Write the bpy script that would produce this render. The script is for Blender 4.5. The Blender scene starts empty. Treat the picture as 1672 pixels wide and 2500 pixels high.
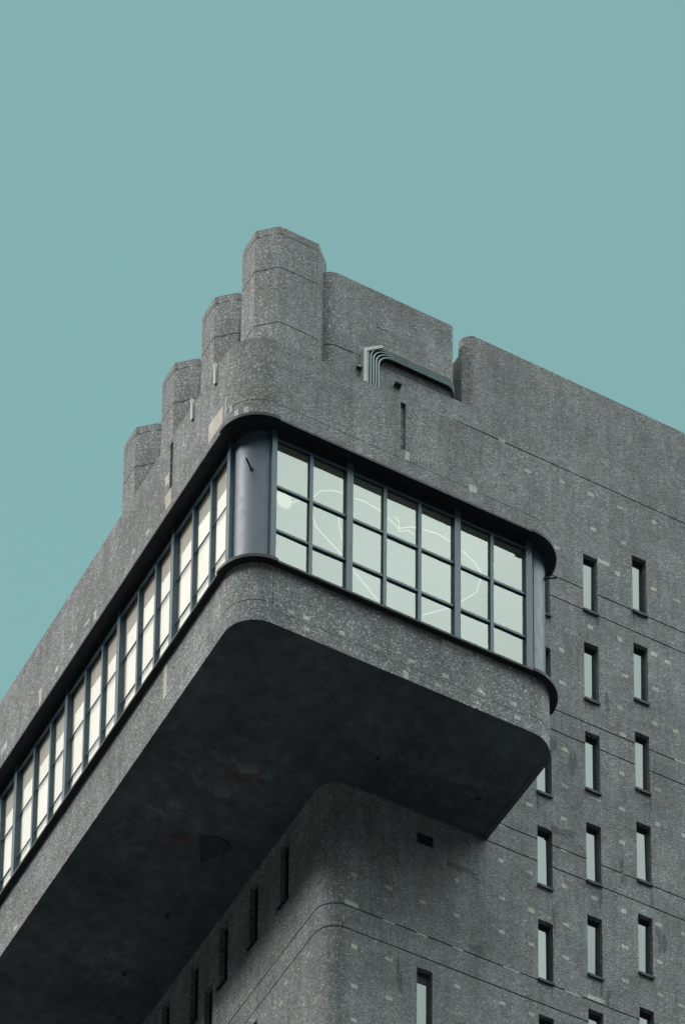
import bpy, math, random
from mathutils import Vector, Matrix
random.seed(7)
C = bpy.context.scene.collection
R = math.radians
H = 80.56                      # height of the glazed box's head line above the ground
D, E = 3.33, 3.705             # front and left planes of the tower shaft
W = 7.59                       # width of the glazed box
YB = 21.0                      # how far the box and the shaft run back
XR = 19.0                      # how far the shaft runs to the right

# ------------------------------------------------------------------ materials
def nodes(name):
    m = bpy.data.materials.new(name); m.use_nodes = True
    nt = m.node_tree; nt.nodes.clear()
    out = nt.nodes.new('ShaderNodeOutputMaterial')
    return m, nt, out
def N(nt, t, **kw):
    n = nt.nodes.new(t)
    for k, v in kw.items():
        if k in n.inputs: n.inputs[k].default_value = v
        else: setattr(n, k, v)
    return n
def noise(nt, co, scale, detail=3, rough=.55):
    n = N(nt, 'ShaderNodeTexNoise'); n.inputs['Scale'].default_value = scale
    n.inputs['Detail'].default_value = detail; n.inputs['Roughness'].default_value = rough
    nt.links.new(co, n.inputs['Vector']); return n.outputs['Fac']
def maprange(nt, val, a, b, c, d):
    n = N(nt, 'ShaderNodeMapRange')
    for k, v in zip(('From Min', 'From Max', 'To Min', 'To Max'), (a, b, c, d)): n.inputs[k].default_value = v
    nt.links.new(val, n.inputs['Value']); return n.outputs['Result']
def math_(nt, op, a, b):
    n = N(nt, 'ShaderNodeMath', operation=op)
    for i, v in enumerate((a, b)):
        if isinstance(v, (int, float)): n.inputs[i].default_value = v
        else: nt.links.new(v, n.inputs[i])
    return n.outputs[0]

def concrete(name, col, grain=1.0, contrast=1.0, stain=1.0, bump=.5):
    m, nt, out = nodes(name)
    b = N(nt, 'ShaderNodeBsdfPrincipled'); b.inputs['Roughness'].default_value = .82
    b.inputs['Specular IOR Level'].default_value = .35
    tc = N(nt, 'ShaderNodeTexCoord'); co = tc.outputs['Object']
    # exposed aggregate: stones of random tone in a darker mortar, a few of them glassy and pale
    v = N(nt, 'ShaderNodeTexVoronoi'); v.inputs['Scale'].default_value = 33 * grain
    wob = N(nt, 'ShaderNodeVectorMath', operation='MULTIPLY_ADD')
    nz = N(nt, 'ShaderNodeTexNoise'); nz.inputs['Scale'].default_value = 30 * grain
    nt.links.new(co, nz.inputs['Vector']); nt.links.new(nz.outputs['Color'], wob.inputs[0])
    wob.inputs[1].default_value = (.035 / grain,) * 3; nt.links.new(co, wob.inputs[2])
    nt.links.new(wob.outputs[0], v.inputs['Vector'])
    sep = N(nt, 'ShaderNodeSeparateColor'); nt.links.new(v.outputs['Color'], sep.inputs[0])
    tone = maprange(nt, sep.outputs[0], 0, 1, 1 - .27 * contrast, 1 + .25 * contrast)
    glint = maprange(nt, sep.outputs[1], .86, 1, 1, 1 + 1.25 * contrast)
    mort = maprange(nt, v.outputs['Distance'], .25, .75, 1.0 + .10 * contrast, 1 - .38 * contrast)
    big = maprange(nt, noise(nt, co, .55, 5, .6), .32, .68, 1 - .20 * stain, 1 + .17 * stain)
    mid = maprange(nt, noise(nt, co, 3.1, 6, .65), .3, .7, 1 - .17 * stain, 1 + .17 * stain)
    # weather streaks running down
    mp = N(nt, 'ShaderNodeMapping'); mp.inputs['Scale'].default_value = (1.6, 1.6, .12); nt.links.new(co, mp.inputs[0])
    streak = math_(nt, 'MULTIPLY', maprange(nt, noise(nt, mp.outputs[0], 1.5, 5, .6), .35, .7, 1 + .07 * stain, 1 - .15 * stain), maprange(nt, noise(nt, mp.outputs[0], 6.5, 4, .6), .4, .72, 1.03, 1 - .16 * stain))
    dirt = maprange(nt, noise(nt, co, 1.35, 8, .72), .60, .74, 1, 1 - .30 * stain)
    f = tone
    for o in (glint, mort, big, mid, streak, dirt): f = math_(nt, 'MULTIPLY', f, o)
    hue = N(nt, 'ShaderNodeMix', data_type='RGBA')
    hue.inputs[6].default_value = (col[0] * 1.03, col[1], col[2] * .97, 1)
    hue.inputs[7].default_value = (col[0] * .96, col[1] * 1.0, col[2] * 1.03, 1)
    nt.links.new(maprange(nt, noise(nt, co, 2.2, 4), .35, .65, 0, 1), hue.inputs[0])
    mul = N(nt, 'ShaderNodeVectorMath', operation='SCALE')
    nt.links.new(hue.outputs[2], mul.inputs[0]); nt.links.new(f, mul.inputs['Scale'])
    nt.links.new(mul.outputs[0], b.inputs['Base Color'])
    bp = N(nt, 'ShaderNodeBump'); bp.inputs['Strength'].default_value = bump; bp.inputs['Distance'].default_value = .02
    hgt = math_(nt, 'ADD', math_(nt, 'MULTIPLY', v.outputs['Distance'], -1.2), sep.outputs[2])
    nt.links.new(hgt, bp.inputs['Height']); nt.links.new(bp.outputs[0], b.inputs['Normal'])
    nt.links.new(b.outputs[0], out.inputs[0]); return m

def paint(name, col, rough=.45, var=.12, metallic=0., spec=.5):
    m, nt, out = nodes(name)
    b = N(nt, 'ShaderNodeBsdfPrincipled'); b.inputs['Metallic'].default_value = metallic
    b.inputs['Specular IOR Level'].default_value = spec
    tc = N(nt, 'ShaderNodeTexCoord'); co = tc.outputs['Object']
    mp = N(nt, 'ShaderNodeMapping'); mp.inputs['Scale'].default_value = (1, 1, .25); nt.links.new(co, mp.inputs[0])
    f = math_(nt, 'MULTIPLY', maprange(nt, noise(nt, mp.outputs[0], 3, 6), .3, .7, 1 - var, 1 + var),
              maprange(nt, noise(nt, co, 22, 4), .3, .7, 1 - var * .5, 1 + var * .5))
    mul = N(nt, 'ShaderNodeVectorMath', operation='SCALE'); mul.inputs[0].default_value = col
    nt.links.new(f, mul.inputs['Scale']); nt.links.new(mul.outputs[0], b.inputs['Base Color'])
    r = maprange(nt, noise(nt, co, 5, 5), .3, .7, rough * .85, rough * 1.2); nt.links.new(r, b.inputs['Roughness'])
    nt.links.new(b.outputs[0], out.inputs[0]); return m

def glass(name, f0, tint, refl=(1, 1, 1), opaque=None):
    m, nt, out = nodes(name)
    tc = N(nt, 'ShaderNodeTexCoord')
    bp = N(nt, 'ShaderNodeBump'); bp.inputs['Strength'].default_value = .035; bp.inputs['Distance'].default_value = .02
    nt.links.new(noise(nt, tc.outputs['Object'], 1.1, 2), bp.inputs['Height'])
    g = N(nt, 'ShaderNodeBsdfGlossy'); g.inputs['Roughness'].default_value = .015; g.inputs['Color'].default_value = (*refl, 1)
    nt.links.new(bp.outputs[0], g.inputs['Normal'])
    if opaque:
        t = N(nt, 'ShaderNodeBsdfDiffuse'); t.inputs['Color'].default_value = (*opaque, 1)
    else:
        t = N(nt, 'ShaderNodeBsdfTransparent'); t.inputs['Color'].default_value = (*tint, 1)
    lw = N(nt, 'ShaderNodeLayerWeight'); lw.inputs['Blend'].default_value = .5          # Schlick, the same from either side
    fac = math_(nt, 'ADD', f0, math_(nt, 'MULTIPLY', math_(nt, 'POWER', lw.outputs['Facing'], 5.0), 1 - f0))
    mx = N(nt, 'ShaderNodeMixShader')
    nt.links.new(fac, mx.inputs[0]); nt.links.new(t.outputs[0], mx.inputs[1]); nt.links.new(g.outputs[0], mx.inputs[2])
    nt.links.new(mx.outputs[0], out.inputs[0]); return m

def lamp_mat(name, col, strength):
    m, nt, out = nodes(name)
    e = N(nt, 'ShaderNodeEmission'); e.inputs['Color'].default_value = (*col, 1); e.inputs['Strength'].default_value = strength
    nt.links.new(e.outputs[0], out.inputs[0]); return m

M_CON = concrete('exposed_aggregate', (.246, .266, .268))
M_FASC = concrete('coarse_aggregate', (.242, .262, .262), .95, 1.05, 1.1, .5)
M_CHIM = concrete('chimney_concrete', (.246, .266, .268), .95, 1.0, .9)
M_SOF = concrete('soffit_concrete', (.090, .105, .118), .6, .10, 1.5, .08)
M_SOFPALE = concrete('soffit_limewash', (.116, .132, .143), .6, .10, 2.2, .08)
M_SOFDARK = concrete('soffit_dark', (.052, .058, .064), .8, .15, 1.6, .1)
M_CONDARK = concrete('sooty_concrete', (.150, .160, .162))
M_RUST = concrete('rust_bloom', (.100, .092, .090), .6, .10, 2.0, .08)
M_MORTAR = concrete('mortar', (.49, .51, .47), 1.6, .5, 1.4, .15)
M_CALC = concrete('lime_stain', (.50, .48, .41), 1.6, .3, .6, .15)
M_STEEL = paint('blue_grey_steel', (.055, .100, .132), .34, .12, 0, .35)
M_PILLAR = paint('pillar_steel', (.050, .092, .128), .44, .07, 0, .5)
M_DARK = paint('dark_steel', (.017, .021, .026), .55, .2, 0, .3)
M_FRAME = paint('slit_frame_steel', (.030, .038, .048), .5, .15)
M_GALV = paint('galvanised_steel', (.085, .112, .120), .28, .15, .9)
M_CREAM = paint('pale_zinc', (.38, .43, .41), .5, .12)
M_GLASS = glass('window_glass', .185, (.90, .93, .90), (.95, 1, .94))
M_SLITGLASS = glass('slit_glass', .13, (0, 0, 0), (.93, 1, .96), (.02, .03, .03))
M_BLIND = paint('blind_fabric', (.95, .87, .83), .85, .03)
M_CEIL = paint('ceiling_paint', (.78, .82, .74), .8, .05)
M_FLOOR = paint('floor_screed', (.52, .52, .48), .7, .1)
M_LED = lamp_mat('light_tube', (.88, 1, .80), .42)
M_LAMP = lamp_mat('lamp_diffuser', (1, .97, .85), .32)
M_GROUND = paint('ground_asphalt', (.038, .040, .039), .9, .25)

# ------------------------------------------------------------------ mesh builder
class MB:
    def __init__(s): s.v = []; s.f = []; s.mi = []; s.sm = []
    def face(s, pts, mi=0, smooth=False):
        i = len(s.v); s.v += [tuple(p) for p in pts]; s.f.append(list(range(i, i + len(pts)))); s.mi.append(mi); s.sm.append(smooth)
    def box(s, a, b, mi=0):
        (x0, y0, z0), (x1, y1, z1) = [tuple(min(p, q) for p, q in zip(a, b)), tuple(max(p, q) for p, q in zip(a, b))]
        P = [(x0, y0, z0), (x1, y0, z0), (x1, y1, z0), (x0, y1, z0), (x0, y0, z1), (x1, y0, z1), (x1, y1, z1), (x0, y1, z1)]
        for q in ((3, 2, 1, 0), (4, 5, 6, 7), (0, 1, 5, 4), (1, 2, 6, 5), (2, 3, 7, 6), (3, 0, 4, 7)): s.face([P[k] for k in q], mi)
    def prism(s, outline, z0, z1, mi=0, smooth=None):       # outline: exterior on the right hand
        n = len(outline)
        for k in range(n):
            p, q = outline[k], outline[(k + 1) % n]
            s.face([(*p, z0), (*q, z0), (*q, z1), (*p, z1)], mi, bool(smooth and k in smooth))
        s.face([(*p, z1) for p in outline], mi); s.face([(*p, z0) for p in reversed(outline)], mi)
    def tube(s, path, r, n=10, mi=0, caps=True):
        path = [Vector(p) for p in path]; rings = []; up = None
        for k, p in enumerate(path):
            t = (path[min(k + 1, len(path) - 1)] - path[max(k - 1, 0)]).normalized()
            if up is None: up = t.orthogonal().normalized()
            a = (up - t * up.dot(t)).normalized(); up = a; bb = t.cross(a)
            rings.append([p + (a * math.cos(2 * math.pi * j / n) + bb * math.sin(2 * math.pi * j / n)) * r for j in range(n)])
        for k in range(len(rings) - 1):
            for j in range(n):
                s.face([rings[k][j], rings[k][(j + 1) % n], rings[k + 1][(j + 1) % n], rings[k + 1][j]], mi, True)
        if caps: s.face(list(reversed(rings[0])), mi); s.face(rings[-1], mi)
    def build(s, name, mats, parent=None, loc=(0, 0, 0), weld=True):
        me = bpy.data.meshes.new(name); me.from_pydata(s.v, [], s.f)
        for m in (mats if isinstance(mats, (list, tuple)) else [mats]): me.materials.append(m)
        for p, mi, sm in zip(me.polygons, s.mi, s.sm): p.material_index = mi; p.use_smooth = sm
        if any(s.sm):
            import bmesh
            bm = bmesh.new(); bm.from_mesh(me); bmesh.ops.remove_doubles(bm, verts=bm.verts, dist=1e-5)
            for e in bm.edges:
                if len(e.link_faces) == 2 and not (e.link_faces[0].smooth and e.link_faces[1].smooth): e.smooth = False
            bm.to_mesh(me); bm.free()
        me.validate(); me.update()
        o = bpy.data.objects.new(name, me); C.objects.link(o)
        o.location = loc
        if parent: o.parent = parent
        return o

def tag(o, label=None, cat=None, group=None, kind=None):
    for k, v in (('label', label), ('category', cat), ('group', group), ('kind', kind)):
        if v: o[k] = v
    return o
def arc(cx, cy, r, a0, a1, n):
    return [(cx + r * math.cos(R(a0 + (a1 - a0) * k / n)), cy + r * math.sin(R(a0 + (a1 - a0) * k / n))) for k in range(n + 1)]

def strip(mb, P0, P1, z0, z1, openings=(), grooves=(), gd=.04):
    """one flat length of wall, exterior on the right hand of P0>P1; openings (u0,u1,za,zb,depth,back), grooves (zc,h)"""
    P0 = Vector((*P0, 0)); P1 = Vector((*P1, 0)); L = (P1 - P0).length; u = (P1 - P0) / L
    inn = Vector((-u.y, u.x, 0))
    pt = lambda a, z, d=0.: P0 + u * a + inn * d + Vector((0, 0, z))
    us = sorted({0., L} | {o[0] for o in openings} | {o[1] for o in openings})
    for ua, ub in zip(us, us[1:]):
        if ub - ua < 1e-6: continue
        mid = (ua + ub) / 2
        holes = sorted((o[2], o[3]) for o in openings if o[0] - 1e-6 < mid < o[1] + 1e-6)
        z = z0; solid = []
        for a, b in holes:
            if a > z: solid.append((z, a))
            z = max(z, b)
        if z < z1: solid.append((z, z1))
        for sa, sb in solid:
            cuts = sorted((g - h / 2, g + h / 2) for g, h in grooves if g - h / 2 > sa and g + h / 2 < sb)
            z = sa
            for ga, gb in cuts:
                mb.face([pt(ua, z), pt(ub, z), pt(ub, ga), pt(ua, ga)])
                mb.face([pt(ua, ga), pt(ub, ga), pt(ub, ga, gd), pt(ua, ga, gd)])
                mb.face([pt(ua, ga, gd), pt(ub, ga, gd), pt(ub, gb, gd), pt(ua, gb, gd)])
                mb.face([pt(ua, gb, gd), pt(ub, gb, gd), pt(ub, gb), pt(ua, gb)])
                z = gb
            mb.face([pt(ua, z), pt(ub, z), pt(ub, sb), pt(ua, sb)])
    for (a, b, za, zb, dep, back) in openings:
        mb.face([pt(a, za), pt(a, za, dep), pt(a, zb, dep), pt(a, zb)])
        mb.face([pt(b, za), pt(b, zb), pt(b, zb, dep), pt(b, za, dep)])
        mb.face([pt(a, za), pt(b, za), pt(b, za, dep), pt(a, za, dep)])
        mb.face([pt(a, zb), pt(a, zb, dep), pt(b, zb, dep), pt(b, zb)])
        if back: mb.face([pt(a, za, dep), pt(b, za, dep), pt(b, zb, dep), pt(a, zb, dep)], back - 1)

def patch(mb, P0, u, n, a, z, w, h, mi=1, off=.003, skew=0.):
    """an irregular plug of mortar standing a few millimetres proud of the wall"""
    P0, u, n = Vector(P0), Vector(u), Vector(n); k = 8
    pts = [(x * w / 2 * random.uniform(.90, 1.06), y * h / 2 * random.uniform(.86, 1.08)) for x, y in ((-1, -1), (-.1, -1), (1, -1), (1.02, 0), (1, 1), (.1, 1), (-1, 1), (-1.02, 0))]
    pos = lambda x, y, d: P0 + u * (a + x) + Vector((0, 0, z + y + skew * x)) + n * d
    top = [pos(x, y, off) for x, y in pts]; bot = [pos(x * 1.04, y * 1.04, -.001) for x, y in pts]
    mb.face(top, mi)
    for j in range(k): mb.face([bot[j], bot[(j + 1) % k], top[(j + 1) % k], top[j]], mi)
def quadpatch(mb, corners, n, mi=1, off=.003):
    n = Vector(n); top = [Vector(c) + n * off for c in corners]; bot = [Vector(c) - n * .001 for c in corners]
    mb.face(top, mi)
    for j in range(len(top)): mb.face([bot[j], bot[(j + 1) % len(top)], top[(j + 1) % len(top)], top[j]], mi)

# ------------------------------------------------------------------ the building
root = bpy.data.objects.new('concrete_tower', None); C.objects.link(root)
root.location = (E, D, 0)
tag(root, 'grey concrete tower with jutting glazed top storey, narrow slit windows and a row of chimneys', 'building')
OFF = (-E, -D, H)
def part(mb, name, mats, off=OFF): return mb.build(name, mats, root, off)

# --- shaft wall with its joints and slit openings
SH = [(6.50, .035), (5.915, .03)] + [(z, .034) for k in range(6) for z in (2.77 - 3.685 * k, 2.19 - 3.685 * k)]
SLW, SLH = .36, 1.575
front_slits = []
for x, zt in ((8.672, -4.225), (9.868, -3.60), (11.115, -3.03)):
    for k in range(-4, 4):
        z = zt + 2.462 * k if x < 9 else zt + 2.455 * k
        if z < 5.2: front_slits.append((x, z))
front_slits += [(5.812, -9.155), (5.812, -12.84)]
left_slits = [(5.015 + 1.423 * k, -5.435) for k in range(8)] + [(8.56 + 1.44 * k, -6.60) for k in range(6)] \
    + [(6.39 + 1.42 * k, -9.155) for k in range(6)]
sh = MB()
fo = [(x - 4.205, x - 4.205 + SLW, zt - SLH, zt, .20, 0) for x, zt in front_slits]
fo.append((5.802 - 4.205, 6.2 - 4.205, -5.955, -5.63, .07, 5))
lo = [(YB - y - .40, YB - y, zt - SLH - .03, zt, .20, 0) for y, zt in left_slits]
strip(sh, (E, YB), (E, 3.83), -H, 6.5, lo, SH)
a = arc(4.205, 3.83, .5, 180, 270, 14)
for p, q in zip(a, a[1:]): strip(sh, p, q, -H, 6.5, (), SH)
strip(sh, (4.205, D), (XR, D), -H, 6.5, fo, SH)
strip(sh, (XR, D), (XR, YB), -H, 6.5, (), SH)
strip(sh, (XR, YB), (E, YB), -H, 6.5, (), SH)
sh.face([(*p, 6.5) for p in [(E, YB)] + a + [(XR, D), (XR, YB)]])
TOWER = [(9.22,3.58),(10.73,3.61),(11.66,3.63),(12.25,3.59),(10.77,1.79),(10.03,1.77),(9.31,0.79),(11.98,1.73),(11.64,1.79),(10.88,0.83),(11.66,0.82),(9.31,-0.11),(10.75,-0.11),(11.62,-0.14),(12.15,-0.11),(10.82,-0.83),(9.36,-1.90),(11.66,-1.93),(10.77,-1.90),(9.36,-2.88),(8.48,-3.78),(10.77,-2.87),(9.32,-3.78),(11.65,-2.88),(12.30,-2.89),(10.75,-3.77),(7.78,-5.57),(8.48,-5.57),(9.32,-5.56),(7.80,-6.54),(8.50,-6.55),(10.05,-5.56),(10.76,-5.59),(11.62,-5.58),(9.35,-6.56),(7.80,-7.42),(8.50,-7.44),(10.78,-6.53),(11.63,-6.56),(9.33,-7.43),(12.24,-5.56),(10.78,-7.42),(11.64,-7.42),(7.81,-9.25),(8.50,-9.24),(12.15,-7.49),(9.37,5.53),(10.08,5.53),(10.83,5.53),(11.70,5.55),(10.13,4.57),(10.90,4.56),(4.35,-7.44),(5.15,-7.43),(5.94,-7.45),(6.73,-7.45),(6.73,-6.54),(4.37,-9.27),(5.16,-9.25),(6.74,-9.27),(4.38,-10.26),(5.17,-10.23),(4.38,-11.11),(7.85,5.92),(8.49,5.72)]
for x, z in TOWER: patch(sh, (0, D, 0), (1, 0, 0), (0, -1, 0), x, z, random.uniform(.12, .165), random.uniform(.085, .115), random.choice((1, 1, 1, 2)))
for x, z, w in ((10.40,3.76,.30),(12.30,-.90,.34),(10.11,-2.90,.26),(7.81,-4.635,.16),(9.31,-4.635,.17),(8.03,-8.295,.38),(9.50,-8.295,.38),(10.05,-8.20,.40),(4.30,-8.215,.30),(5.17,-8.30,.26),(5.93,-8.30,.24),(6.76,-8.30,.24)):
    patch(sh, (0, D, 0), (1, 0, 0), (0, -1, 0), x, z, w, .11 if w in (.40, .30) else .045, 1)
for y, z in ((4.06, -9.22), (5.06, -9.19), (5.29, -9.56)): patch(sh, (E, 0, 0), (0, 1, 0), (-1, 0, 0), y, z, .13, .09)
# crumbled joint edges and bolt holes
for x, z, w, h in ((7.35, -8.20, .22, .03), (7.15, -8.22, .12, .05), (9.15, 5.95, .05, .05), (10.4, 6.56, .05, .05), (11.2, 6.55, .04, .06), (7.3, 5.95, .5, .04), (6.95, 6.05, .1, .06), (7.1, 6.5, .04, .16)):
    patch(sh, (0, D, 0), (1, 0, 0), (0, -1, 0), x, z, w, h, 3, .0025)
def wall_blot(x, z, rx, rz, seed, n=36):
    g = random.Random(seed); ph = [g.uniform(0, 6.3) for _ in range(9)]; P = []
    for k in range(n):
        t = 2 * math.pi * k / n; q = 1 + sum(.30 / (j + 1) ** .7 * math.sin((j + 2) * t + ph[j]) for j in range(9))
        P.append((x + rx * q * math.cos(t), D - .0015, z + rz * q * math.sin(t)))
    sh.face(P, 5)
for q in ((9.30, -4.15, .26, .13, 1), (10.36, -8.02, .055, .24, 2), (10.05, 1.0 - 1.35, .05, .2, 3), (9.05, -1.9, .07, .3, 4), (10.42, -.1, .06, .2, 5), (7.2, -8.1, .22, .06, 6), (11.7, -6.0, .10, .35, 7), (9.55, -2.2, .08, .4, 8), (5.4, -9.6, .06, .4, 9), (10.75, -4.6, .07, .35, 10), (9.06, -6.6, .04, .3, 12), (6.9, -6.2, .3, .12, 13)): wall_blot(*q)
for k, (x, z) in enumerate(front_slits):
    if k % 3 != 1: l_ = random.uniform(.12, .30); wall_blot(x + random.choice((.02, .33, .36)), z - SLH - .06 - l_, random.uniform(.018, .035), l_, 40 + k)
part(sh, 'shaft_wall', [M_CON, M_MORTAR, M_CALC, M_FRAME, M_DARK, M_CONDARK])

# --- parapet blocks on the shaft
pb = MB()
a = arc(3.84, 3.667, .34, 180, 270, 14)
ol = [(3.50, 12.)] + a + [(6.60, D - .003), (6.655, D + .02), (6.672, D + .07), (6.672, 12.)]
pts = ol + [ol[0]]
for p, q in zip(pts, pts[1:]): strip(pb, p, q, 4.2, 8.56, (), [(6.5, .035)])
pb.face([(*p, 8.56) for p in ol]); pb.face([(*p, 4.2) for p in reversed(ol)])
patch(pb, (0, D, 0), (1, 0, 0), (0, -1, 0), 4.92, 7.55, .3, .018, 1, .003)
part(pb, 'parapet_block', [M_CON, M_FRAME])
pb = MB()
ol = [(6.962, 3.66), (6.955, 3.535), (6.97, 3.50), (7.11, 3.36), (7.15, 3.336), (7.21, D), (XR, D), (XR, 3.66)]
pts = ol + [ol[0]]
for p, q in zip(pts, pts[1:]): strip(pb, p, q, 6.5, 8.56)
pb.face([(*p, 8.56) for p in ol])
part(pb, 'parapet_block', [M_CON])
pb = MB()
ol = [(6.967, 10.), (6.967, 3.655), (XR, 3.655), (XR, 10.)]
for p, q in zip(ol, ol[1:] + ol[:1]): strip(pb, p, q, 6.5, 8.19)
pb.face([(*p, 8.19) for p in ol])
part(pb, 'parapet_wall', [M_CON])

# --- fascia above the windows
RC = (.85, .85); CX2 = W - .85
def ring(inset, yb):
    r = .85 - inset
    return [(inset, YB)], arc(.85, .85, r, 180, 270, 18), arc(CX2, .85, r, 270, 360, 18), [(W - inset, yb)]
fa = MB(); i = .06; ZF = 2.06
l0, a1, a2, r0 = ring(i, D)
FG = [(.43, .016)]
slotL = [(YB - y1, YB - y0, za, zb, dep, 0) for y0, y1, za, zb, dep in ()]
lop = [(YB - 3.44, YB - 3.31, .69, 1.90, .08, 1)]
fop = [(3.645 - .85, 3.765 - .85, .68, 1.93, .08, 1)]
strip(fa, l0[0], a1[0], .01, ZF, lop, [(.43, .007)], .012)
for p, q in zip(a1, a1[1:]): strip(fa, p, q, .01, ZF, (), FG, .02)
strip(fa, a1[-1], a2[0], .01, ZF, fop, [(.43, .012)], .016)
for p, q in zip(a2, a2[1:]): strip(fa, p, q, .01, ZF, (), FG, .018)
strip(fa, a2[-1], r0[0], .01, ZF, (), [(.43, .007)], .012)
outl = l0 + a1 + a2 + r0
fa.face([(*p, ZF) for p in outl + [(W - i, YB)]])
fa.face([(*p, .01) for p in reversed(outl + [(W - i, YB)])])
F = ((0, i, 0), (1, 0, 0), (0, -1, 0)); LF = ((i, 0, 0), (0, 1, 0), (-1, 0, 0))
patch(fa, *F, 5.335, .47, .19, .19, 1); patch(fa, *F, 6.63, 1.60, .14, .09, 1)
for (z, w, h, m) in ((.56, .10, .24, 2),): patch(fa, *F, 3.80, z, w, h, m)
for y, z, w, h in ((4.47,.43,.16,.12),(5.13,.47,.13,.12),(7.03,.33,.11,.25),(7.44,.48,.22,.10),(8.24,.49,.16,.10),(8.99,.47,.13,.12),(9.83,.42,.13,.42),(11.78,.52,.34,.2)):
    patch(fa, *LF, y, z, w, h, random.choice((1, 2)), .003, .05)
lq = lambda L: quadpatch(fa, [(i, y, z) for y, z in L], (-1, 0, 0), 2)
lq([(1.60, .80), (.95, .74), (.96, .30), (1.61, .31)])
lq([(3.67, 1.20), (3.47, 1.17), (3.47, .92), (3.64, .94)])
lq([(3.655, .67), (3.34, .66), (3.35, .27), (3.59, .27)])
for a0, a1_, za, zb in ((180.5, 184, .34, .86), (193, 198.5, .30, .50), (203, 211, .09, .28), (219, 227.5, .09, .27)):
    c = [(RC[0] + .79 * math.cos(R(t)), RC[1] + .79 * math.sin(R(t)), z) for t, z in ((a0, za), (a1_, za + .01), (a1_ - .6, zb), (a0 + .8, zb - .02))]
    t = R((a0 + a1_) / 2); quadpatch(fa, c, (math.cos(t), math.sin(t), 0), 1, .006)
for x, z, w, h in ((3.35, 1.32, .17, .02), (2.75, 1.63, .06, .05), (6.67, .70, .035, .5), (.86, .42, .12, .05), (3.1, .44, .3, .015), (2.3, .44, .2, .018)):
    patch(fa, *F, x, z, w, h, 3, .002)
part(fa, 'fascia_wall', [M_FASC, M_MORTAR, M_CALC, M_FRAME])

# --- spandrel band below the windows and the underside
sp = MB(); i = .14; ZT, ZB = -3.72, -5.18
l0, a1, a2, r0 = ring(i, D)
strip(sp, l0[0], a1[0], ZB, ZT, (), [(-4.68, .010)], .015)
for p, q in zip(a1, a1[1:]): strip(sp, p, q, ZB, ZT, (), [(-4.67, .018)], .02)
strip(sp, a1[-1], a2[0], ZB, ZT, [(.0, .014, -4.68, -3.95, .02, 1), (5.856, 5.868, -4.75, -4.2, .02, 1)], [(-4.82, .010)], .015)
for p, q in zip(a2, a2[1:]): strip(sp, p, q, ZB, ZT, (), [(-4.75, .018)], .02)
strip(sp, a2[-1], r0[0], ZB, ZT)
F = ((0, i, 0), (1, 0, 0), (0, -1, 0))
for x, z in [(1.26,-4.70),(1.60,-4.69),(1.60,-4.97),(2.38,-4.69),(3.18,-4.67),(3.96,-4.66),(4.58,-4.99),(4.74,-4.67),(5.53,-4.68),(6.31,-4.66),(6.39,-4.97)]:
    patch(sp, *F, x, z, random.uniform(.12, .15), random.uniform(.085, .11))
patch(sp, *F, 3.83, -5.08, .13, .20); patch(sp, *F, 5.03, -3.80, .70, .07, 2)
quadpatch(sp, [(i, 3.63, -3.74), (i, 3.49, -3.76), (i, 3.50, -4.62), (i, 3.65, -4.66)], (-1, 0, 0), 2)
patch(sp, (i, 0, 0), (0, 1, 0), (-1, 0, 0), 10.9, -5.0, .2, .13, 1)
inner = lambda k: ring(i + k, D)
o1 = l0 + a1 + a2 + r0; b0, b1, b2, b3 = ring(i + .11, D); o2 = b0 + b1 + b2 + b3
for (p, q), (s_, t) in zip(zip(o1, o1[1:]), zip(o2, o2[1:])):
    sp.face([(*q, ZB), (*p, ZB), (*s_, ZB), (*t, ZB)], 3)
    sp.face([(*t, ZB), (*s_, ZB), (*s_, ZB + .02), (*t, ZB + .02)], 3)
part(sp, 'spandrel_wall', [M_FASC, M_MORTAR, M_CALC, M_SOF])
so = MB()
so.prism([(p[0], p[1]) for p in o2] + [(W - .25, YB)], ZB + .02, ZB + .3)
def blot(cx, cy, rx, ry, mi, n=40, seed=0):
    g = random.Random(seed); ph = [g.uniform(0, 6.3) for _ in range(6)]
    P = []
    for k in range(n):
        t = -2 * math.pi * k / n; q = 1 + sum(.22 / (j + 1) ** .8 * math.sin((j + 2) * t + ph[j]) for j in range(6))
        P.append((cx + rx * q * math.cos(t), cy + ry * q * math.sin(t)))
    so.face([(*p, ZB + .02 - .002 - .0006 * mi) for p in P], mi)
blot(1.75, 4.35, .85, .75, 1, seed=3); blot(1.1, 6.6, .5, .9, 1, seed=5); blot(2.3, 11.0, .7, .9, 1, seed=8); blot(5.6, 2.3, 1.3, .45, 1, seed=9)
blot(2.25, 4.25, .42, .16, 2, seed=11); blot(1.95, 6.5, .22, .14, 2, seed=12); blot(2.5, 3.75, .06, .3, 2, seed=2)
part(so, 'underside_slab', [M_SOF, M_SOFPALE, M_RUST, M_DARK])

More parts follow.
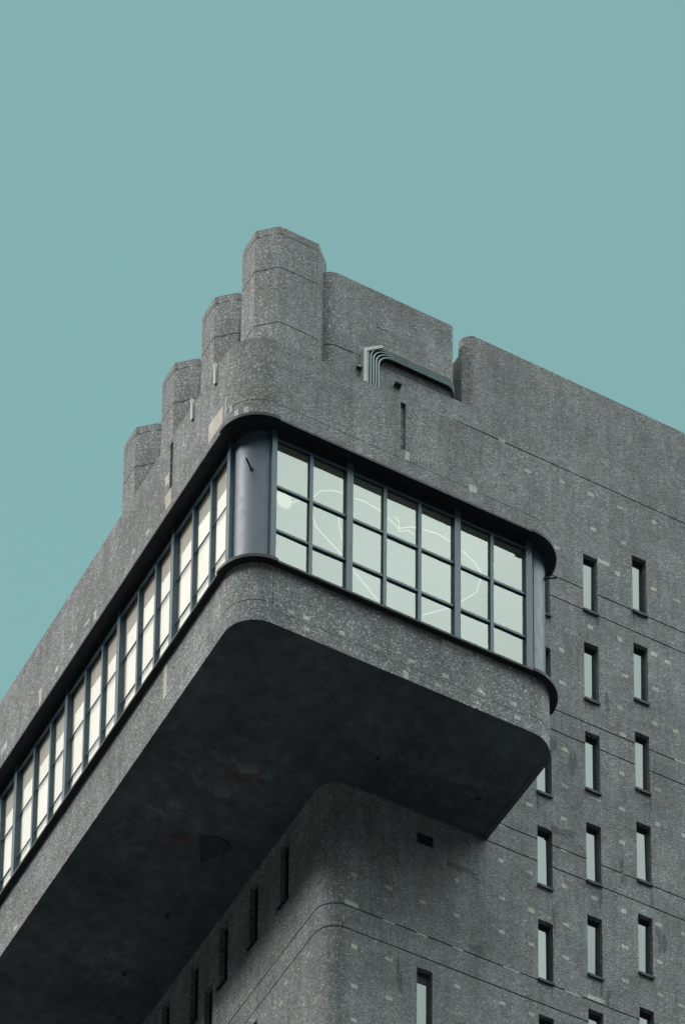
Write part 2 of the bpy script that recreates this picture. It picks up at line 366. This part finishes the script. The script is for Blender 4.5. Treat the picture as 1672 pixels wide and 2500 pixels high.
# round outlets, rust patch and a plate painted dark as a recess on the underside
for x, y, r in ((4.375, 2.367, .05), (6.71, 2.352, .055), (2.677, 8.734, .05), (2.683, 10.848, .055), (3.2, 12.2, .05)):
    m = MB(); n = 18; z0 = ZB + .02
    o_ = [(x + r * math.cos(-2 * math.pi * k / n), y + r * math.sin(-2 * math.pi * k / n)) for k in range(n)]
    i_ = [(x + r * .7 * math.cos(-2 * math.pi * k / n), y + r * .7 * math.sin(-2 * math.pi * k / n)) for k in range(n)]
    for k in range(n):
        kk = (k + 1) % n
        m.face([(*o_[k], z0 - .03), (*o_[kk], z0 - .03), (*o_[kk], z0 + .01), (*o_[k], z0 + .01)])
        m.face([(*o_[kk], z0 - .03), (*o_[k], z0 - .03), (*i_[k], z0 - .03), (*i_[kk], z0 - .03)])
        m.face([(*i_[kk], z0 - .03), (*i_[k], z0 - .03), (*i_[k], z0 - .004), (*i_[kk], z0 - .004)])
    m.face([(*p, z0 - .004) for p in i_])
    part(m, 'drain_outlet', [M_SOFDARK])
m = MB()
pts = [(2.225, 6.254), (2.40, 6.13), (2.551, 6.087), (2.72, 6.07), (2.851, 6.122), (2.95, 6.22), (2.971, 6.332), (2.90, 6.50), (2.586, 6.931)]
m.prism(pts, ZB - .012, ZB + .015); part(m, 'recess_shade_plate', [M_SOFDARK])  # flat plate in place of the recess, its shade put into the colour

# --- head and sill plates
def plate(name, z0, z1):
    m = MB(); l0, a1, a2, r0 = ring(0, 1.2)
    ol = l0 + a1 + a2 + [(W, 1.2), (W - .18, 1.2), (W - .18, YB)]
    m.prism(ol, z0, z1)
    for (cx, a0, a1_) in ((.85, 177, 272), (CX2, 268, 362)):       # thicker curved lips at the two corners
        n = 20; oo = arc(cx, .85, .885, a0, a1_, n); ii = arc(cx, .85, .80, a0, a1_, n)
        m.prism(oo + ii[::-1], z0 - .012, z1 + .012)
    return part(m, name, [M_DARK])
plate('head_plate', -.05, 0.0)
plate('sill_plate', -3.72, -3.67)

# --- corner pillars and side panel
ZS, ZH = -3.67, -.05
def pillar(cx, cy, rx, ry, a0, a1_, tail=None):
    m = MB(); n = 28
    P = [(cx + rx * math.cos(R(a0 + (a1_ - a0) * k / n)), cy + ry * math.sin(R(a0 + (a1_ - a0) * k / n))) for k in range(n + 1)]
    if tail: P = P + [tail]
    for k, (p, q) in enumerate(zip(P, P[1:])): m.face([(*p, ZS), (*q, ZS), (*q, ZH), (*p, ZH)], 0, k < n)
    for (x, y), (tx, ty) in ((P[0], (-1, 0)), ):
        pass
    return m
m = pillar(.885, 1.0, .515, .63, 180, 270)
m.box((.36, .985, ZS), (.40, 1.02, ZH)); m.box((.868, .345, ZS), (.882, .40, ZH))
m.tube([(.80, .362, ZS), (.80, .362, ZH)], .012, 6)
lp = part(m, 'corner_pillar', [M_PILLAR])
m = pillar(6.84, .98, .62, .61, 270, 360, (7.46, D))
m.box((6.84, .35, ZS), (6.87, .40, ZH)); m.tube([(6.93, .372, ZS), (6.93, .372, ZH)], .012, 6)
part(m, 'corner_pillar', [M_PILLAR])

# --- window bays. axis 0: along the front (u = x), axis 1: along the left side (u = y)
def mp(ax):
    return (lambda u, n, z: (u, n, z)) if ax == 0 else (lambda u, n, z: (n, u, z))
def bx(m, ax, a, b):
    f = mp(ax); m.box(f(*a), f(*b))
T1, T2 = -1.43, -2.565
def bay(ax, u0, u1, thins):
    m = MB()
    bx(m, ax, (u0, .30, -.245), (u1, .38, ZH))      # head rail with its ledge
    b_ = part(m, 'window_bay', [M_DARK])
    k = MB(); bx(k, ax, (u0, .285, -.262), (u1, .335, -.235)); k.build('drip_ledge', M_STEEL, b_)
    k = MB(); bx(k, ax, (u0, .33, ZS), (u1, .40, ZS + .07)); k.build('bottom_rail', M_STEEL, b_)
    if ax == 1:
        k = MB(); bx(k, ax, (u0 + .01, .405, ZS + .02), (u1 - .01, .412, -.06)); k.build('pale_backing', M_BLIND, b_)  # pale sheet added behind the left panes to brighten them
    edges = [u0] + [e for t in thins for e in (t - .0375, t + .0375)] + [u1]
    for t in thins:
        k = MB(); bx(k, ax, (t - .0375, .30, ZS), (t + .0375, .40, -.245)); k.build('mullion', M_STEEL, b_)
    zs = [ZS + .07, T2, T1, -.245]
    for a, b in zip(edges[::2], edges[1::2]):
        for z in (T1, T2):
            k = MB(); e = .027 if ax == 0 else .009; bx(k, ax, (a, .318 if ax == 0 else .350, z - e), (b, .40, z + e)); k.build('transom', M_STEEL, b_)
        for za, zb in zip(zs, zs[1:]):
            k = MB(); f = mp(ax); e = .012; t1, t2 = random.uniform(-.003, .003), random.uniform(-.003, .003)      # no two panes sit quite true
            k.face([f(a + e, .362 + t1, za), f(b - e, .362 - t1, za), f(b - e, .362 - t1 + t2, zb), f(a + e, .362 + t1 + t2, zb)])
            k.build('pane', M_GLASS, b_)
    return b_
fth = [(.857, .967), (2.545, 2.683), (5.025, 5.162), (6.700, 6.835)]
bay(0, .967, 2.545, [1.755]); bay(0, 2.683, 5.025, [3.432, 4.229]); bay(0, 5.162, 6.700, [5.91])
lth = [(1.0, 1.148), (3.616, 3.75), (6.21, 6.352), (8.835, 8.97), (11.478, 11.62), (14.11, 14.25), (16.75, 16.89)]
for (a, b), (c, d) in zip(lth, lth[1:]):
    w = (c - b); bay(1, b, c, [b + w * .305 + .03, b + w * .66])
for ax, lst in ((0, fth), (1, lth)):
    for k, (a, b) in enumerate(lst):
        m = MB(); bx(m, ax, (a, .272, ZS), (b, .46, ZH))
        part(m, 'post', [M_STEEL])
m = MB(); m.box((.30, 16.89, ZS), (.46, YB, ZH)); part(m, 'side_panel', [M_STEEL])

# --- inside of the glazed storey
c0, c1, c2, c3 = ring(.48, YB)
m = MB(); m.prism(c0 + c1 + c2 + [(7.11, YB)], -.14, -.06); part(m, 'ceiling', [M_CEIL])
c0, c1, c2, c3 = ring(.22, YB)
m = MB(); m.prism(c0 + c1 + c2 + [(7.37, YB)], ZB + .33, -3.73); part(m, 'floor', [M_FLOOR])
m = MB(); m.box((1.2, YB - .2, -3.66), (E, YB - .1, -.15)); part(m, 'inner_wall', [M_CEIL])

# --- slit windows
def slit(ax):
    """frame lining with pane and sill; local origin at the top left of the opening on the wall face"""
    f = mp(ax); w = SLW if ax == 0 else .40; h = SLH if ax == 0 else SLH + .03
    m = MB(); t = .03
    for a, b in (((0.002, .115, -h), (t, .20, 0)), ((w - t, .115, -h), (w - .002, .20, 0)), ((t, .115, -.06), (w - t, .20, -.002)), ((t, .115, -h + .002), (w - t, .20, -h + .05))):
        m.box(f(*a), f(*b))
    o = m.build('slit_window', M_FRAME)
    k = MB(); k.box(f(t, .145, -h + .05), f(w - t, .16, -.06)); pn = k.build('pane', M_SLITGLASS, o)
    k = MB(); k.box(f(-.015, -.055, -h - .028), f(w + .015, .115, -h + .012)); k.box(f(-.015, -.055, -h - .05), f(w + .015, -.04, -h - .02)); sl = k.build('sill', M_DARK, o)
    return o
def copy_part(o, loc):
    c = o.copy(); C.objects.link(c); c.parent = root; c.location = loc
    for ch in o.children:
        d = ch.copy(); C.objects.link(d); d.parent = c
        if d.name.startswith('pane'): d.rotation_euler = (random.uniform(-.012, .012), 0, random.uniform(-.022, .022))
    return c
sf, sl_ = slit(0), slit(1)
for k, (x, zt) in enumerate(front_slits):
    loc = (x - E, 0, zt + H)
    if k == 0: sf.parent = root; sf.location = loc
    else: copy_part(sf, loc)
for k, (y, zt) in enumerate(left_slits):
    loc = (0, y - D, zt + H)
    if k == 0: sl_.parent = root; sl_.location = loc
    else: copy_part(sl_, loc)
# louvre in the top of the slit nearest the corner
m = MB()
for k in range(5): m.box((5.85, D + .125, -9.235 - .045 * k), (6.13, D + .143, -9.22 - .045 * k))
part(m, 'louvre', [M_FRAME])

# --- chimneys: bevelled shafts with a cap
def chimney():
    c, w, dp = .385, 1.70, 1.40
    ol = [(0, dp - c), (0, c), (c, 0), (w - c, 0), (w, c), (w, dp - c), (w - c, dp), (c, dp)]
    m = MB(); g = [(z, .024) for z in (7.83, 6.29, 4.8, 3.3)]
    for p, q in zip(ol, ol[1:] + ol[:1]): strip(m, p, q, 2.06, 8.775, (), g, .03)
    o = m.build('chimney', M_CHIM)
    k = MB(); k.prism([(x * .992 + .004 * w, y * .992 + .004 * dp) for x, y in ol], 8.775, 8.797)
    k.prism(ol, 8.797, 8.985)
    t = [(.02 + x * (1 - .04 / w), .02 + y * (1 - .04 / dp)) for x, y in ol]
    k.prism(t, 8.985, 9.01)
    k.build('chimney_cap', M_CHIM, o)
    return o
ch = chimney()
for k, (dx, y) in enumerate(((0, 3.2), (.025, 5.22), (.055, 7.29), (.10, 9.37))):
    loc = (1.98 + dx - E, y - D, H)
    if k == 0: ch.parent = root; ch.location = loc
    else: copy_part(ch, loc)

# short black vent stub beside the cable run
m = MB(); m.box((5.20, D - .10, 6.075), (5.345, D + .02, 6.15)); m.box((5.215, D - .13, 6.09), (5.33, D - .10, 6.135))
part(m, 'vent_stub', [M_DARK])

# ------------------------------------------------------------------ things fixed to the building
def thing(name, loc, label, cat, group=None):
    o = bpy.data.objects.new(name, None); C.objects.link(o); o.location = loc
    return tag(o, label, cat, group)
# cable run on the parapet block: zinc flange, backing tray and five conduits
b0 = (4.39, D, 2.10)
ct = thing('cable_run', (b0[0], b0[1], b0[2] + H), 'bundle of pale metal conduits bending along the rooftop wall behind the parapet', 'conduit')
o_ = (-b0[0], -b0[1], -b0[2])
m = MB()
def poly(pts, y0, y1):
    f = [(x, y0, z) for x, z in pts]; b = [(x, y1, z) for x, z in pts]; n = len(pts)
    m.face(f); m.face(b[::-1])
    for k in range(n): m.face([f[k], b[k], b[(k + 1) % n], f[(k + 1) % n]])
poly([(4.39, 2.1), (4.475, 2.1), (4.475, 6.57), (4.86, 6.86), (4.836, 6.915), (4.39, 6.61)], D - .16, D - .004)
m.build('flange', M_CREAM, ct, o_)
m = MB(); poly([(4.40, 2.1), (4.80, 2.1), (4.80, 6.47), (5.0, 6.64), (6.60, 6.64), (6.60, 6.90), (4.85, 6.90), (4.40, 6.58)], D - .055, D - .01)
m.build('backing_tray', M_DARK, ct, o_)
m = MB(); m.box((4.85, D - .10, 6.90), (6.53, D - .02, 6.918)); m.build('cover_strip', M_DARK, ct, o_)
for k in range(5):
    x = 4.51 + .064 * k; z = 6.855 - .047 * k; y = D - .115
    path = [(x, y, 2.1), (x, y, z - .32)]
    for t in range(1, 8):
        a_ = R(90 * t / 7); path.append((x + .30 * (1 - math.cos(a_)) * 1.1, y, z - .32 + .32 * math.sin(a_)))
    path += [(6.46, y, z)]
    for t in range(1, 8):
        a_ = R(90 * t / 7); path.append((6.46 + .24 * math.sin(a_), y + .30 * (t / 7) ** 2, z - .30 * (1 - math.cos(a_))))
    path.append((path[-1][0] + .02, path[-1][1] + .12, z - .42))
    m = MB(); m.tube(path, .0255, 10); m.build('conduit', M_GALV, ct, o_)
m = MB(); m.box((4.28, D - .10, 6.10), (4.39, D - .004, 6.14)); m.build('bracket', M_GALV, ct, o_)

# rods standing out of the two corner pillars
for nm, base, d_, L, lab in (('metal_rod', Vector((.52, .545, -1.03)), Vector((-.72, -.69, 0)), .30, 'short dark metal rod poking out of the curved pillar between the two window bands'),
                           ('metal_rod', Vector((7.33, .585, -.50)), Vector((.80, -.60, 0)), .26, 'short grey metal rod poking out of the right-hand pillar beside the slit windows')):
    m = MB(); e = Vector((0, 0, 0)); m.tube([e - d_ * .03, e + d_ * L * .5, e + d_ * L], .02, 10)
    m.tube([e - d_ * .01, e + d_ * .03], .04, 12)
    o = m.build(nm, M_FRAME, None, base + Vector((0, 0, H))); tag(o, lab, 'rod', 'rods on the corner pillars')

# pale vertical overflow spouts near the top of the left-hand parapet
for y, lab in ((1.29, 'pale vertical metal spout on the left parapet, the one nearer the rounded corner'), (2.36, 'pale vertical metal spout on the left parapet, the one farther from the rounded corner')):
    m = MB(); w = .04
    prof = [(.0, -.26), (-.045, -.28), (-.05, .13), (-.075, .25), (0., .25)]
    f = [(x, -w, z) for x, z in prof]; b = [(x, w, z) for x, z in prof]; n = len(prof)
    m.face(f[::-1]); m.face(b)
    for k in range(n): m.face([f[k], f[(k + 1) % n], b[(k + 1) % n], b[k]])
    o = m.build('overflow_spout', M_CREAM, None, (.058, y, 1.88 + H)); tag(o, lab, 'spout', 'spouts on the left parapet')

# lights hanging under the ceiling of the glazed storey
def string(pts, lab):
    m = MB(); z = -.30; base = Vector((*pts[0], z))
    P = [Vector((*p, z)) - base for p in pts]
    m.tube(P, .009, 8)
    for p in P[1:-1:3]: m.tube([p, p + Vector((0, 0, .158))], .003, 5)
    o = m.build('light_tube', M_LED, None, base + Vector((0, 0, H))); tag(o, lab, 'light', 'light tubes inside the glazed storey')
string([(1.9, 1.62), (2.26, 1.25), (2.31, 1.01), (2.54, .86), (2.71, .84), (2.97, .84), (3.22, .8), (3.6, .86), (3.84, .95), (4.16, 1.09), (4.37, .91), (4.57, .87), (4.92, .81), (5.13, .85), (5.54, .94), (5.98, 1.13), (6.23, 1.33), (6.38, 1.8), (6.23, 2.2), (6.1, 2.48), (5.71, 2.95)],
       'long zigzag glowing light tube behind the upper window panes')
string([(2.3, 1.35), (2.51, 1.73), (2.68, 1.91), (3.43, 2.29), (3.83, 2.54), (4.7, 3.05)], 'straight glowing light tube slanting down behind the left and middle window panes')
for y, z in ((1.9, -.22), (2.6, -.20)):
    m = MB(); m.tube([(.75, y, z), (6.9, y, z)], .035, 10)
    for x in (1.4, 2.9, 4.4, 5.9): m.box((x - .02, y - .012, z), (x + .02, y + .012, -.14))
    part(m, 'ceiling_pipe', [M_CREAM])
for x, y in ((2.35, .95), (4.2, 1.05), (4.3, 1.35), (5.0, .8), (6.0, .75), (6.25, .95), (3.3, 1.4), (3.0, 2.2), (1.7, 2.3)):
    m = MB(); m.tube([(x, y, -.15), (x, y, -.20)], .018, 8); m.tube([(x - .05, y + .03, -.23), (x + .05, y - .05, -.27)], .035, 10)
    part(m, 'spotlight', [M_CREAM if x < 5.5 else M_FRAME])
string([(3.92, .84), (4.08, .93), (4.20, 1.16), (4.36, 1.04), (4.52, 1.08)], 'small crooked glowing light tube behind the middle of the upper window panes')
string([(2.95, 1.42), (3.05, 1.62), (3.30, 1.95), (3.62, 2.28)], 'short faint glowing light tube just above the straight slanting one')
m = MB(); n = 28
ol = [(.20 * math.cos(-2 * math.pi * k / n), .13 * math.sin(-2 * math.pi * k / n)) for k in range(n)]
m.prism(ol, 0, .05); m.tube([(0, 0, .05), (0, 0, .11)], .05, 10)
o = m.build('ceiling_lamp', M_LAMP, None, (1.82, 1.68, -.25 + H)); o.rotation_euler.z = R(35)
tag(o, 'pale oval ceiling lamp behind the left column of front window panes', 'lamp')

# ------------------------------------------------------------------ ground
m = MB(); S = 3000
m.face([(-S, -S, 0), (S, -S, 0), (S, S, 0), (-S, S, 0)])
g = m.build('ground', M_GROUND); g['kind'] = 'structure'

# ------------------------------------------------------------------ sky and sun
SUN_EL, SUN_AZ = 34., 290.     # azimuth measured clockwise from +Y (the way the left side runs)
sd = Vector((math.sin(R(SUN_AZ)) * math.cos(R(SUN_EL)), math.cos(R(SUN_AZ)) * math.cos(R(SUN_EL)), math.sin(R(SUN_EL))))
w = bpy.data.worlds.new('World'); bpy.context.scene.world = w; w.use_nodes = True
nt = w.node_tree; nt.nodes.clear()
out = N(nt, 'ShaderNodeOutputWorld'); bg = N(nt, 'ShaderNodeBackground'); bg.inputs['Strength'].default_value = .1
sky = N(nt, 'ShaderNodeTexSky', sky_type='NISHITA'); sky.sun_disc = False
sky.sun_elevation = R(SUN_EL); sky.sun_rotation = R(SUN_AZ); sky.dust_density = 2.0; sky.air_density = 1.0; sky.ozone_density = 1.5
TINT = (2.50, 3.10, 1.76)
tint = N(nt, 'ShaderNodeVectorMath', operation='MULTIPLY'); tint.inputs[1].default_value = TINT
nt.links.new(sky.outputs[0], tint.inputs[0])
tc = N(nt, 'ShaderNodeTexCoord')
def dot(v):
    n = N(nt, 'ShaderNodeVectorMath', operation='DOT_PRODUCT'); nt.links.new(tc.outputs['Generated'], n.inputs[0])
    n.inputs[1].default_value = Vector(v).normalized(); return n.outputs['Value']
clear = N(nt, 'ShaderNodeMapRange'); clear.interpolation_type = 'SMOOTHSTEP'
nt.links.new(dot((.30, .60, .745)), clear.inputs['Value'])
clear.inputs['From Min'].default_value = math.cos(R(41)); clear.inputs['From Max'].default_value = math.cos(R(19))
# bright haze added over the unseen rest of the sky, lobes lighting panes and walls
glow = maprange(nt, dot((-.60, .42, .68)), .0, 1., 0., 1.)  # lobe between the sun and the sky mirrored in the left panes
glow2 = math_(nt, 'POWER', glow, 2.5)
back = math_(nt, 'POWER', maprange(nt, dot((.37, -.60, .70)), .0, 1., 0., 1.), 3.)  # lobe added where the front panes mirror the sky
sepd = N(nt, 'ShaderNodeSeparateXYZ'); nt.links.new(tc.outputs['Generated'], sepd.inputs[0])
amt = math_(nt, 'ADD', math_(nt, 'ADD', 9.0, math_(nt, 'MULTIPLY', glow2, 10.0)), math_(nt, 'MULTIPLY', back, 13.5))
side = math_(nt, 'POWER', maprange(nt, dot((.92, .05, .40)), .0, 1., 0., 1.), 3.)  # lobe added to brighten the rim of the right-hand pillar
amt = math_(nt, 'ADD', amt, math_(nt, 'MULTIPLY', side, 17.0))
amt = math_(nt, 'MULTIPLY', amt, maprange(nt, sepd.outputs['Z'], .28, .9, .015, 1.82))      # brightest overhead, low sky dimmed to deepen the shade under the box
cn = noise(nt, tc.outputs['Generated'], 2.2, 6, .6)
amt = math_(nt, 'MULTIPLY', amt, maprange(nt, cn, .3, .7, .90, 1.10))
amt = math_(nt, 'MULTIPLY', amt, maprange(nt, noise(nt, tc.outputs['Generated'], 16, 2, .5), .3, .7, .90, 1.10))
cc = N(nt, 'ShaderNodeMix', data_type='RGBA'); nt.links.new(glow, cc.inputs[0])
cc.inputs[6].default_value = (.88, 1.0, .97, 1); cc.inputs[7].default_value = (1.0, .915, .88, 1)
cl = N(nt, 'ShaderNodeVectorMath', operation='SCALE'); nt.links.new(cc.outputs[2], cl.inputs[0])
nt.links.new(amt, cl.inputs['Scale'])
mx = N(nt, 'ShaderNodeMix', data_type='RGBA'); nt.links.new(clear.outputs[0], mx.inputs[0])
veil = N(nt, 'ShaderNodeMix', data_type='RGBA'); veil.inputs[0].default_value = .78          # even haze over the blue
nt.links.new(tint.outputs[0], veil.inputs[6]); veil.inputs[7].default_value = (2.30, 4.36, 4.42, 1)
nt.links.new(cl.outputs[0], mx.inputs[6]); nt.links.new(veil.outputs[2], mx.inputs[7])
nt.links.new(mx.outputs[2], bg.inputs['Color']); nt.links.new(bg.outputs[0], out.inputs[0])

L = bpy.data.lights.new('sun', 'SUN'); L.energy = 2.0; L.angle = R(14); L.color = (1, .99, .96)
so_ = bpy.data.objects.new('sun', L); C.objects.link(so_); so_.location = (-40, -20, 150)
so_.rotation_euler = (-sd).to_track_quat('-Z', 'Y').to_euler()

# ------------------------------------------------------------------ camera
cam = bpy.data.cameras.new('camera'); co = bpy.data.objects.new('camera', cam); C.objects.link(co)
Rm = ((0.85284, -0.52181262, -0.0193782), (0.17603448, 0.3222493, -0.93014367), (0.49160532, 0.7898525, 0.36668411))
r_, d_, f_ = [Vector(v) for v in Rm]
mw = Matrix((r_, -d_, -f_)).transposed().to_4x4()
mw.translation = Vector((-33.04242329, -69.38295451, -78.96134079 + H)); co.matrix_world = mw
cam.sensor_fit = 'VERTICAL'; cam.sensor_height = 36; cam.sensor_width = 36
cam.lens = 12183.7357 / 2500 * 36
cam.shift_x = -(1752.1717 - 836) / 2500; cam.shift_y = (6494.2988 - 1250) / 2500
cam.clip_start = 1; cam.clip_end = 9000
sc = bpy.context.scene; sc.camera = co
sc.view_settings.view_transform = 'Standard'; sc.view_settings.look = 'None'
sc.view_settings.exposure = 0; sc.view_settings.gamma = 1
sc.cycles.max_bounces = 8; sc.cycles.transparent_max_bounces = 12
